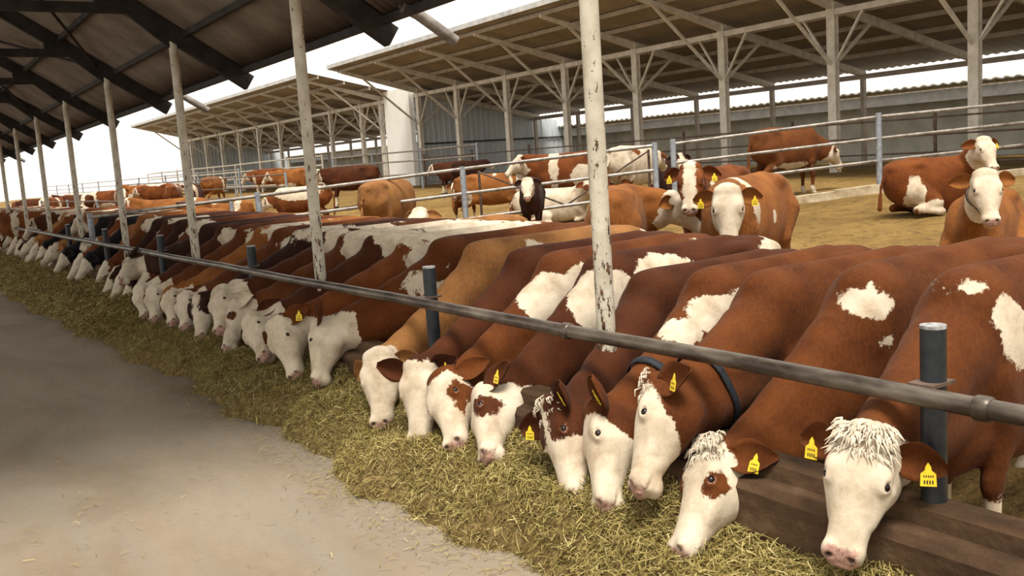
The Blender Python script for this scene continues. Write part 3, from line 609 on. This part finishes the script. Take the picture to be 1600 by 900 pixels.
def add_cow(label, loc, face_dir, pose='stand', poll=None, muz=None, ref=None, world=False, coat='red', face=None, patch=(), dark=(), fine=.02, coarse=.035, wd=.88, tags=(), collar=False, fore=0, eyes=True,
            pitch=0, group='cattle', tail=.02, dz=None, hs=1.0, eb=1.0, en=-.28, cat='cow', earw=-.3, pk=.487, sock=.36, size=1.0, ln=1.15):
    """face_dir: world angle (radians) the body faces; poll/muz/ref in world coordinates when world=True, else in the cow's own frame"""
    Mx = Matrix.Translation(Vector(loc)) @ Matrix.Rotation(face_dir, 4, 'Z') @ Matrix.Rotation(pitch, 4, 'Y') @ Matrix.Scale(size, 4)
    Mi = np.array(Mx.inverted())
    if world:
        poll = Mi[:3, :3]@np.array(poll)+Mi[:3, 3]; muz = Mi[:3, :3]@np.array(muz)+Mi[:3, 3]; ref = Mi[:3, :3]@np.array(ref)
    dz = (-.54 if pose == 'lie' else 0.0) if dz is None else dz
    sp = dict(pose=pose, ln=ln, poll=poll, muz=muz, ref=ref, wd=wd, dz=dz, tail=tail, hs=hs, eb=eb, en=en, face=face or {}, patch=patch, dark=dark, earw=earw, sock=sock, pk=pk)
    V, F, at, ears = cow_geo(sp, fine, coarse)
    o = npmesh('cow', V, F, M['coat'], None, True, at); o.matrix_world = Mx; o.color = (*(COAT[coat] if isinstance(coat, str) else coat), 1)
    a, s, n = sp['fr']; pl = sp['poll']
    if eyes:
        for sd in (-1, 1):
            m = MB(); c = pl+(a*.185+s*sd*.094*FS+n*.020*FN)*hs; rr_ = .0205*hs
            for_ = []
            us = np.linspace(0, math.pi, 9); vs = np.linspace(0, 2*math.pi, 13)[:-1]
            vv = [c+rr_*np.array((math.sin(u)*math.cos(v_), math.sin(u)*math.sin(v_), math.cos(u))) for u in us for v_ in vs]
            m.add(vv, [(i*12+j, i*12+(j+1) % 12, (i+1)*12+(j+1) % 12, (i+1)*12+j) for i in range(8) for j in range(12)], True); m.build('eye', M['eye'], o)
    dn = Mi[:3, :3]@np.array((0, 0, -1.0)); dn = unit(dn)
    for sd in tags:
        tp, L, N = ears[0 if sd < 0 else 1]; wv = unit(np.cross(dn, N)); dv = dn-(dn@N)*N; dv = unit(dv*.9+dn*.3); c = tp+N*.012*hs
        q = [(0, -.012), (.010, .004), (.012, .018), (.027, .030), (.029, .078), (-.029, .078), (-.027, .030), (-.012, .018), (-.010, .004)]
        vs = [c+wv*x+dv*y_+N*k_ for k_ in (.0015, -.0015) for x, y_ in q]; nq = len(q)
        m = MB(); m.add(vs, [tuple(range(nq)), tuple(range(2*nq-1, nq-1, -1))]+[(i, (i+1) % nq, (i+1) % nq+nq, i+nq) for i in range(nq)]); tg = m.build('ear_tag', M['tag'], o)
        m = MB()
        for row, (yy_, hh_) in enumerate(((.036, .008), (.055, .014))):
            nx_ = 5 if row == 0 else 4
            for k_ in range(nx_):
                x0 = -.019+.038*(k_+.15)/nx_; x1 = -.019+.038*(k_+.72)/nx_
                for sgn in (.0022, -.0022): m.add([c+wv*x+dv*y_+N*sgn for x, y_ in ((x0, yy_), (x1, yy_), (x1, yy_+hh_), (x0, yy_+hh_))], [(0, 1, 2, 3)])
        m.build('printed_digits', M['print'], tg)
    if collar:
        crest = pl-n*.035*hs; thr = pl+(a*.10-n*.16)*hs; base = np.array((.45, 0, 1.1+dz)); mid = (crest+thr)/2; u = collar if isinstance(collar, float) else .22
        c = mid+(base-mid)*u; d = unit(base-mid); v1 = unit((crest-thr)-((crest-thr)@d)*d); v2 = np.cross(d, v1); m = MB(); k = 40; vs = []
        for off in (-.022, .022):
            for i in range(k):
                an = 2*math.pi*i/k; dirv = v1*math.cos(an)+v2*math.sin(an)
                rr_ = np.linspace(.02, .40, 90); D_ = sdf(c+d*off+dirv*rr_[:, None], sp); j = int(np.argmax(D_ > 0)); rs = rr_[j]+.010; vs.append(c+d*off+dirv*rs)
                vs.append(c+d*off+dirv*(rs+.006))
        fs = []
        for i in range(k):
            p, q_ = 2*i, 2*((i+1) % k); b = 2*k
            fs += [(p+1, q_+1, q_+1+b, p+1+b), (p, p+b, q_+b, q_), (p, q_, q_+1, p+1), (p+b, p+1+b, q_+1+b, q_+b)]
        m.add(vs, fs, True); m.build('collar', M['collar'], o)
    if fore:
        m = MB(); r_ = np.random.default_rng(fore)
        for i in range(fore*3):
            s0 = r_.uniform(-.095, .095); t0 = r_.uniform(-.05, .075); bs = pl+(a*t0+s*s0*FS+n*(.074-.020*(t0 > .03)-2.6*s0*s0)*FN)*hs; lg = r_.uniform(.025, .055)*hs*(1.5 if r_.random() < .08 else 1)
            side = s0*7+r_.normal(0, .25)+.15*math.sin(t0*90); d1 = unit(a*.35+s*side*.8+n*.30); d2 = unit(a*(.75+r_.normal(0, .25))+s*side-n*.22)
            m.tube([bs-n*.008, bs+d1*lg*.5, bs+d1*lg*.5+d2*lg*.65], [.0048, .0042, .0008], 5)
        m.build('forelock', M['hair'], o)
    return tag(o, label, cat, group)

#CATTLE
def head_pos(pp, pm, xm=2.6, L=.53, xp=None):
    mz = on_x(*pm, xm)
    if xp is not None: return on_x(*pp, xp), mz
    d = unit(ray(*pp)); rel = mz-CAM; b = rel@d; c = rel@rel-L*L; disc = b*b-c
    t_ = b+math.sqrt(disc) if disc > 0 else b
    return CAM+d*t_, mz
def head_ref(pl, mz, cf, rollx=0.0):
    if cf < 0: return unit(unit((-1, 0, .35))*(1+cf)+unit((-.62, .80, .22))*(-cf))
    tc = unit(CAM-(pl+mz)/2); base = unit((-1, 0, .35)); return unit(base*(1-cf)+tc*cf)+np.array((0, rollx, 0))
XC = 4.16
def pp(px, py, yb, a, b, c, off=.2):
    d = ray(px, py); t_ = (yb-off)/d[1]; w_ = CAM+d*t_; return ((XC-w_[0])/.955, off/.955, (w_[2]-gz(XC))/.955, a, b, c)
FRONT = [
 # y, poll px, muzzle px, camera-facing, kwargs
 (2.30, (1356, 684), (1308, 884), .60, dict(label='nearest cow with all-white face turned to the camera and tags in both ears', coat='red', face=dict(t0=-.08, t1=-.02), patch=[pp(1592, 500, 2.3, .10, .2, .13), pp(1560, 455, 2.3, .13, .2, .025), pp(1598, 545, 2.3, .08, .15, .10)], tags=(-1, 1), fore=110, xm=2.66, pk=.458, fine=.0075, coarse=.016, xp=2.90, eb=.3)),
 (2.85, (1122, 706), (1046, 868), -0.35, dict(label='red cow with white face, brown eye patch and curly forelock, second from the right', coat='red', face=dict(t0=-.03, t1=.17, spots=[(.20, -.10, .01, .058), (.19, .10, .0, .035)]), patch=[(.56, .12, 1.23, .12, .15, .07), pp(1376, 527, 2.85, .02, .1, .012)], tags=(-1, 1), fore=90, fine=.0075, coarse=.016, eb=1.0)),
 (3.38, (1030, 606), (980, 770), -0.85, dict(label='white-faced red cow with dark collar strap whose brown cheek shows, third from the right', coat='red', face=dict(t0=.02, t1=.34), patch=[], collar=.28, fine=.0075, coarse=.016, tags=(1,), fore=14)),
 (3.87, (936, 642), (930, 800), -0.6, dict(label='cow with large cream saddle patch on its shoulder and yellow tag on raised ear', coat='red', face=dict(t0=.06, t1=.26), patch=[pp(1115, 470, 3.87, .22, .22, .12), pp(1050, 500, 3.87, .13, .2, .09), pp(1160, 455, 3.87, .18, .25, .13)], tags=(-1, 1), collar=.35, en=.9, eb=2.0, fine=.0085, coarse=.018)),
 (4.33, (868, 634), (885, 788), -0.35, dict(label='dark brown-headed cow with white muzzle and two yellow tags', coat='chest', face=dict(muzzle=.22, blaze=.02), patch=[], tags=(-1, 1), en=.85, eb=.8, fine=.0085, coarse=.02, fore=10)),
 (4.78, (756, 622), (750, 722), -.75, dict(label='white-faced cow with brown spot round the eye, its muzzle in the hay', coat='chest', face=dict(t0=-.03, t1=.02, spots=[(.20, .10, .0, .062)]), patch=[pp(945, 455, 4.78, .28, .30, .22), pp(1040, 420, 4.78, .30, .35, .17), pp(1235, 385, 4.78, .36, .4, .16)], tags=(1,), fine=.010, coarse=.02)),
 (5.22, (692, 592), (705, 700), .25, dict(label='brown cow with white nose and long brown patch over one eye', coat='red', face=dict(t0=.03, t1=.16, spots=[(.17, .10, -.01, .062), (.27, .09, -.03, .04)]), patch=[pp(862, 455, 5.22, .24, .30, .20), pp(915, 430, 5.22, .18, .3, .15), pp(1110, 385, 5.22, .32, .4, .11)], fine=.010, coarse=.022)),
 (5.68, (657, 570), (649, 700), .45, dict(label='white-headed cow with orange ears nosing down into the hay', coat='chest', face=dict(t0=-.02, t1=.03), patch=[(.36, .22, 1.16, .08, .1, .07)], fine=.010, coarse=.022, en=.6, eb=1.5, tags=(1,))),
 (6.15, (592, 556), (592, 668), .55, dict(label='cow with rounded white poll and drooping brown ear seen from the front', coat='tan', face=dict(t0=-.08, t1=.06), patch=[pp(850, 388, 6.15, .08, .3, .10), pp(1022, 348, 6.15, .05, .3, .09)], fine=.010, coarse=.022, eb=.1, en=-.6)),
 (6.75, (500, 512), (487, 604), -0.8, dict(label='cow with lifted white face in profile and white patch behind its jaw', coat='red', face=dict(t0=-.07, t1=-.05), patch=[(.62, .18, 1.0, .13, .12, .05), pp(655, 435, 6.75, .14, .25, .22), pp(740, 405, 6.75, .22, .15, .05, .1)], eb=3.5, en=.1, fine=.011, coarse=.022)),
 (7.35, (432, 506), (458, 592), .2, dict(label='white-headed cow with tagged orange ear feeding below the rail', coat='rust', face=dict(t0=-.03, t1=.08), patch=[(-.1, .02, 1.36, .85, .22, .11), (.42, .2, 1.12, .16, .2, .26)], dark=[(.20, .25, 1.12, .10, .1, .12)], fine=.012, coarse=.025, tags=(1,))),
 (7.95, (393, 500), (408, 560), .2, dict(label='pale-faced cow with small grey cheek mark squeezed between two others', coat='chest', face=dict(t0=-.06, t1=.05), patch=[(.30, .05, 1.24, .22, .25, .30), (-.5, .05, 1.36, .6, .2, .08)], fine=.012, coarse=.025)),
 (8.55, (368, 478), (346, 548), -0.3, dict(label='white-faced cow with dark eye, pink muzzle and curled pale ear', coat='red', face=dict(t0=-.07, t1=.04, spots=[(.19, .11, .01, .028)]), patch=[(.32, .1, 1.22, .26, .22, .22), (-.35, 0, 1.36, .8, .2, .07)], fine=.012, coarse=.025, earw=.3)),
 (9.15, (345, 456), (338, 518), .3, dict(label='cow with raised pale ears behind the pink-nosed white face', coat='chest', face=dict(t0=-.07, t1=.05), patch=[(.38, .1, 1.18, .2, .22, .25), (-.1, 0, 1.36, .3, .12, .06)], fine=.013, coarse=.026, earw=.3)),
 (9.75, (313, 466), (310, 528), .4, dict(label='dark-eared cow with white blaze and dark brown eye rings', coat='dark', face=dict(muzzle=.26, blaze=.045), patch=[(.2, .05, 1.3, .4, .22, .11)], fine=.013, coarse=.026)),
 (10.4, (290, 462), (285, 512), .4, dict(label='cream-faced brown cow half hidden beyond the dark-eared one', coat='red', face=dict(t0=.0, t1=.15), patch=[(.40, .15, 1.2, .15, .2, .1)], fine=.015, coarse=.028)),
 (11.1, (266, 456), (266, 505), .4, dict(label='orange-cheeked white cow head just left of the half hidden cream-faced one', coat='orange', face=dict(t0=.04, t1=.1), patch=[(.3, .1, 1.28, .2, .2, .12), (.0, 0, 1.36, .4, .1, .05)], fine=.015, coarse=.028)),
 (11.8, (240, 452), (238, 500), .4, dict(label='broad white head feeding left of the orange-cheeked one', coat='red', face=dict(t0=-.07, t1=.05), patch=[(.42, .15, 1.18, .10, .2, .16)], fine=.016, coarse=.03)),
 (12.5, (219, 450), (223, 495), .4, dict(label='pale pinkish head pushed deep into the hay near the fourth cream post', coat='chest', face=dict(t0=-.06, t1=.02), patch=[(.42, .1, 1.2, .16, .2, .14)], fine=.016, coarse=.03)),
 (13.2, (204, 412), (184, 441), -0.7, dict(label='dark red cow lifting its white face in profile above the others', coat='dark', face=dict(t0=-.06, t1=.04), patch=[], fine=.014, coarse=.03)),
]
SZ = {2.30: .955, 2.85: .94, 3.38: .90, 3.87: .885, 4.33: .86, 4.78: .91, 5.22: .915, 5.68: .915, 6.15: .945}
for (y, pp_, pm, cf, kw) in FRONT:
    sz_ = SZ.get(y, .95)
    kw = dict(kw); xm = kw.pop('xm', 2.6); xp = kw.pop('xp', None); lab = kw.pop('label')
    pl_, mz_ = head_pos(pp_, pm, xm, .53, xp)
    L_ = np.linalg.norm(pl_-mz_)
    if y > 9.5: pl_ = mz_+unit(pl_-mz_)*.52
    hs_ = float(np.clip(np.linalg.norm(pl_-mz_)/.53/sz_, .92, 1.15))
    print('HEAD', y, np.round(pl_, 2), np.round(mz_, 2), round(float(L_), 2))
    add_cow(lab, (XC+.03*math.sin(y*7), y, gz(XC)), math.pi+.04*math.sin(y*5), 'feed', pl_, mz_, head_ref(pl_, mz_, cf), True, pitch=0, wd=.82, ln=1.26, size=sz_, group='cattle feeding at the rail', hs=hs_, tail=.03*math.sin(y*9), **kw)

# ---- the far part of the feeding row: a few kinds, copied
def headpose(reach, zp, zm, yaw=0.0, nod=.38):
    c, s_ = math.cos(yaw), math.sin(yaw); b = .45
    def rot(f, y, z): return (b+(f-b)*c-y*s_, (f-b)*s_+y*c, z)
    p = rot(reach, 0, zp); d = math.sqrt(max(.52**2-(zp-zm)**2, .01)); q = rot(reach+d, 0, zm); r = rot(b+1.0, 0, .8); r0_ = rot(b, 0, 0)
    # the face also turns with the neck
    return np.array(p), np.array(q), np.array((r[0]-r0_[0], r[1]-r0_[1], .8))
KINDS = [
 ('distant red cow with a white face among those feeding far down the rail', 'red', dict(t0=-.05, t1=.05), [(.35, .1, 1.25, .25, .22, .14)], (1.20, .66, .24)),
 ('distant brown cow with a white shoulder saddle far down the rail', 'chest', dict(t0=0, t1=.1), [(.15, 0, 1.30, .35, .3, .18)], (1.22, .62, .2)),
 ('distant tan cow with pale bands across its back far down the rail', 'tan', dict(t0=-.06, t1=.05), [(.0, 0, 1.36, .07, .3, .2), (-.6, 0, 1.36, .06, .3, .2)], (1.25, .80, .45)),
 ('distant dark brown cow with a white nose far down the rail', 'dark', dict(muzzle=.2, blaze=.04), [(.45, .2, 1.1, .12, .1, .1)], (1.20, .60, .2)),
 ('distant cow with a long white back stripe far down the rail', 'rust', dict(t0=-.05, t1=.08), [(.0, 0, 1.38, .8, .12, .12)], (1.24, .70, .3)),
 ('distant black-and-white cow far down the rail', 'black', dict(t0=.1, t1=.2), [(-.2, .1, 1.3, .2, .2, .15)], (1.22, .75, .34)),
]
KT = []
def far_spot(i): return 13.95+.70*i
order = [0, 3, 1, 3, 0, 'S', 5, 4, 3, 5, 0, 2, 1, 0, 5, 4, 2, 0, 1, 3, 0, 4, 2, 1, 0, 3, 4, 0, 2, 1, 0, 4, 3, 1, 0, 2, 4, 0, 1, 0, 3, 2]
for i, k in enumerate(order):
    y = far_spot(i)
    if k == 'S':
        p_, q_ = on_x(132, 380, 3.25), on_x(140, 421, 3.0); q_ = p_+unit(q_-p_+np.array((0, -.3, 0)))*.52
        add_cow('orange cow raising its white face toward the camera among dark cows down the rail', (XC+.1, y+.1, gz(XC)), math.pi+.2, 'feed', p_, q_, head_ref(p_, q_, .5), True, 'orange', dict(t0=-.05, t1=.03), [(.3, .15, 1.25, .06, .2, .1)], fine=.015, coarse=.03, wd=.82, ln=1.2, group='cattle feeding at the rail')
        continue
    have = [t_ for t_ in KT if t_[0] == k]
    if not have:
        lb, ct, fc, pt, (re_, zp, zm) = KINDS[k]; p_, q_, r_ = headpose(re_, zp, zm)
        o = add_cow(lb, (XC, y, gz(XC)), math.pi+.03, 'feed', p_, q_, r_, False, ct, fc, pt, fine=.02, coarse=.035, wd=.84, ln=1.2, eyes=False, group='distant cattle at the rail', size=.97); KT.append((k, o))
    else:
        o = copy_tree(have[0][1]); o.location = (XC+random.uniform(-.06, .06), y+random.uniform(-.05, .05), gz(XC)); o.rotation_euler.z = math.pi+random.uniform(-.06, .06)
        f_ = random.uniform(.8, 1.15); o.color = tuple(c*f_ for c in o.color[:3])+(1,)

# ---- cattle loose in the yard
HD = -YAW
def yard_cow(lab, delta, coat, face, patch, pos=None, back=None, h=1.40, pose='stand', head=(1.0, 1.50, 1.20), yaw=0, **kw):
    """pos: world x, y;  back: pixel of the back line, whose height above the ground is h"""
    if pos is None: g = on_ground(back[0], back[1], h); pos = (g[0], g[1])
    hd_ = headpose(head[0], head[1], head[2], R(yaw)); kw.setdefault('group', 'cattle loose in the yard'); kw.setdefault('fine', .018); kw.setdefault('coarse', .034)
    z = gz(pos[0])
    return add_cow(lab, (pos[0], pos[1], z), HD+R(delta), pose, *hd_, False, coat, face, patch, **kw)
W0 = dict(t0=-.08, t1=.05)
yard_cow('large orange cow staring at the camera, right of the thick post', -121.6, 'orange', dict(t0=-.09, t1=.02), [(.36, .12, 1.22, .10, .3, .30), (-.85, .12, .95, .05, .12, .4), (-.1, .25, 1.0, .05, .1, .08)], pos=(7.02, 6.62), head=(.98, 1.30, .81), yaw=19, tags=(-1, 1), fine=.009, coarse=.02, wd=1.0, collar=False, eb=.2)
yard_cow('cow with brown-edged white blaze and yellow tag, just left of the staring orange cow', -121, 'rust', dict(muzzle=.36, blaze=.055), [(.5, 0, 1.2, .05, .3, .1)], pos=(7.95, 7.95), head=(.98, 1.42, .98), yaw=12, tags=(-1, 1), fine=.010, coarse=.022, eb=.2)
yard_cow('orange-brown cow seen from behind with a white poll, just right of the thick cream post', 75, 'orange', dict(t0=-.1, t1=.05), [], pos=(6.55, 7.9), head=(.95, 1.22, .85), yaw=-95, fine=.013, coarse=.026, ln=1.0)
yard_cow('white cow with scattered brown spots standing behind the yard fence beside the thick post', 55, 'rust', W0, [(0, 0, 1.1, 1.2, .5, .6)], back=(992, 227), h=1.40, head=(.95, 1.2, .9), dark=[(.1, .25, 1.2, .25, .12, .15), (-.5, .2, 1.15, .12, .15, .1), (-.3, -.2, 1.3, .2, .12, .1)])
yard_cow('dark brown cow lying behind the spotted white cow', -80, 'dark', dict(muzzle=.15, blaze=.05), [], back=(1042, 247), h=.86, pose='lie', ln=.9, head=(.92, .9, .5), yaw=0)
yard_cow('brown-and-white cow with curved horn-like ear standing left of the thick cream post', 170, 'rust', W0, [(.2, 0, 1.1, .12, .4, .5), (-.4, 0, .9, .3, .4, .3)], back=(880, 240), h=1.38, head=(.95, 1.35, 1.0), yaw=20)
yard_cow('white cow lying down with brown eye patch behind the gate braces', 0, 'rust', dict(t0=-.1, t1=.05, spots=[(.18, -.1, 0, .07), (.18, .1, 0, .07)]), [(0, 0, .5, 1.2, .6, .6)], back=(872, 294), h=.72, size=.85, pose='lie', head=(.92, .95, .62), yaw=-60)
yard_cow('orange cow with two white shoulder bands standing sideways behind the pipe fence', 0, 'orange', W0, [(.38, .1, 1.2, .06, .4, .3), (-.05, .0, 1.36, .05, .3, .1), (-.75, .05, .85, .14, .4, .25), (.62, 0, 1.0, .16, .3, .5)], back=(775, 270), h=1.15, size=.82, head=(.95, 1.25, .80), yaw=20)
yard_cow('small dark cow with a white face beside the orange banded cow', -95, 'dark', dict(t0=-.05, t1=.05), [], back=(828, 277), h=1.15, size=.82, head=(.98, 1.36, 1.0), yaw=0)
yard_cow('tan cow lying with its white head up, below the orange banded cow', -150, 'tan', dict(t0=-.1, t1=.02), [(.5, 0, .6, .15, .3, .3)], back=(722, 343), h=.84, pose='lie', head=(.95, 1.03, .68), yaw=40)
yard_cow('cow with only a white head showing behind the orange banded one', -105, 'rust', dict(t0=-.1, t1=.02), [(.4, 0, 1.1, .35, .3, .4)], back=(722, 284), h=1.0, size=.74, head=(.95, 1.30, .92), yaw=10, ln=.9)
yard_cow('plain tan cow seen from behind between the two nearer cream posts', 68, 'tan', W0, [], back=(612, 279), h=1.41, head=(.90, 1.15, .75), yaw=50)
yard_cow('cow with almost pure white back behind the second cream post', 172, 'rust', W0, [(-.2, 0, 1.25, .85, .6, .32)], back=(458, 292), h=1.19, size=.85, head=(.95, 1.05, .6), ln=1.25)
yard_cow('dark red cow standing at the far fence in front of the blue-grey wall', 150, 'chest', W0, [(-.8, .2, .8, .06, .1, .1)], size=.8, back=(704, 252), h=1.12, head=(.95, 1.25, .9))
yard_cow('dark cow behind the fence overlapping the dark red one, nearer the middle', 40, 'dark', dict(muzzle=.2), [], size=.8, back=(730, 251), h=1.12, head=(.95, 1.35, 1.05), ln=.9)
yard_cow('red-brown cow by the bright white wall behind the fence', 180, 'chest', W0, [], back=(540, 260), h=1.40, head=(.95, 1.3, 1.0))
yard_cow('orange cow with white legs and lowered white face under the farther shed', 178, 'rust', W0, [(.5, .2, .8, .1, .2, .3), (-.7, 0, .75, .25, .4, .28)], back=(412, 264), h=1.40, head=(.98, 1.15, .72), sock=.6)
yard_cow('second orange cow standing right behind the white-legged one', 176, 'orange', W0, [(.1, 0, .7, .5, .4, .12)], back=(452, 264), h=1.40, head=(.95, 1.25, .85), sock=.6)
yard_cow('orange cow with white flanks seen from behind beside the white-legged one', 75, 'orange', W0, [(-.8, .25, .9, .15, .1, .5), (.3, 0, 1.1, .1, .4, .5)], back=(336, 276), h=1.40, head=(.95, 1.3, .9), yaw=30)
yard_cow('lying orange cow with white ridge in front of the third cream post', 165, 'orange', W0, [(.2, 0, .84, .3, .2, .08), (-.7, .1, .7, .12, .3, .2)], back=(345, 314), h=.86, pose='lie', head=(.92, .85, .5))
left = [(272, 289, 100, 'rust'), (300, 288, -80, 'chest'), (240, 288, 170, 'rust'), (214, 290, 160, 'orange'), (186, 296, -60, 'rust'), (160, 299, 178, 'rust'), (134, 302, 10, 'orange'), (110, 306, 170, 'chest'), (88, 309, -100, 'rust'), (62, 311, 5, 'chest'), (36, 313, 150, 'rust'), (258, 312, 172, 'orange'), (200, 330, 175, 'tan'), (150, 326, 170, 'rust'), (110, 330, 178, 'chest'), (70, 330, 20, 'rust'), (30, 332, 170, 'rust')]
proto = {}
for i, (px, py, dl, ct) in enumerate(left):
    g = on_ground(px, py, 1.38)
    kd = i % 4
    if kd not in proto:
        pts_ = [[(.1, 0, 1.1, .1, .4, .5), (-.6, 0, 1.3, .2, .3, .1)], [(.4, 0, 1.1, .2, .4, .5), (-.3, 0, .7, .5, .4, .15)], [(-.2, 0, 1.36, .6, .2, .1)], [(-.75, 0, 1.1, .12, .4, .5), (.3, .1, .8, .2, .3, .2)]][kd]
        o = yard_cow('', dl, ct, W0, pts_, pos=(g[0], g[1]), head=((.95, 1.35, 1.0), (.98, .9, .45), (.95, 1.2, .8), (.95, 1.42, 1.1))[kd], eyes=False, fine=.024, coarse=.04, sock=.5, group='crowded cattle at far left'); proto[kd] = o
    else:
        o = copy_tree(proto[kd]); o.location = (g[0], g[1], gz(g[0])); o.rotation_euler.z = HD+R(dl); o.color = (*COAT[ct], 1)
    o['label'] = ['far cow with a white belt standing in the crowded yard at left', 'far cow with white forequarters grazing in the crowded yard at left', 'far cow with a white back stripe in the crowded yard at left', 'far cow with white rump standing in the crowded yard at left'][kd]
yard_cow('red cow lying on the litter at right with its white face turned to camera', 8, 'rust', dict(t0=-.08, t1=.04), [(-.55, -.25, .3, .14, .2, .3), (.45, -.15, .75, .04, .2, .2), (-.2, -.4, .1, .4, .12, .12), (.5, .2, .3, .2, .2, .1)], pos=(13.6, 8.8), pose='lie', ln=.95, head=(.92, 1.06, .64), yaw=-92, fine=.012, coarse=.024, wd=.95, tags=(1,))
yard_cow('orange cow lying at the right edge with its white head up facing the camera', -128, 'orange', dict(t0=-.09, t1=.02), [], pos=(9.72, 5.80), pose='lie', head=(.96, 1.06, .62), yaw=26, fine=.011, coarse=.022, wd=1.0, collar=.15)
yard_cow('dark red-brown cow grazing under the long shed beside a cream column', 30, (.13, .042, .012), dict(t0=-.05, t1=.05), [(-.2, -.2, .62, .5, .2, .08)], back=(1238, 198), h=1.40, head=(.98, .95, .52), yaw=-10, dark=[], sock=.2)
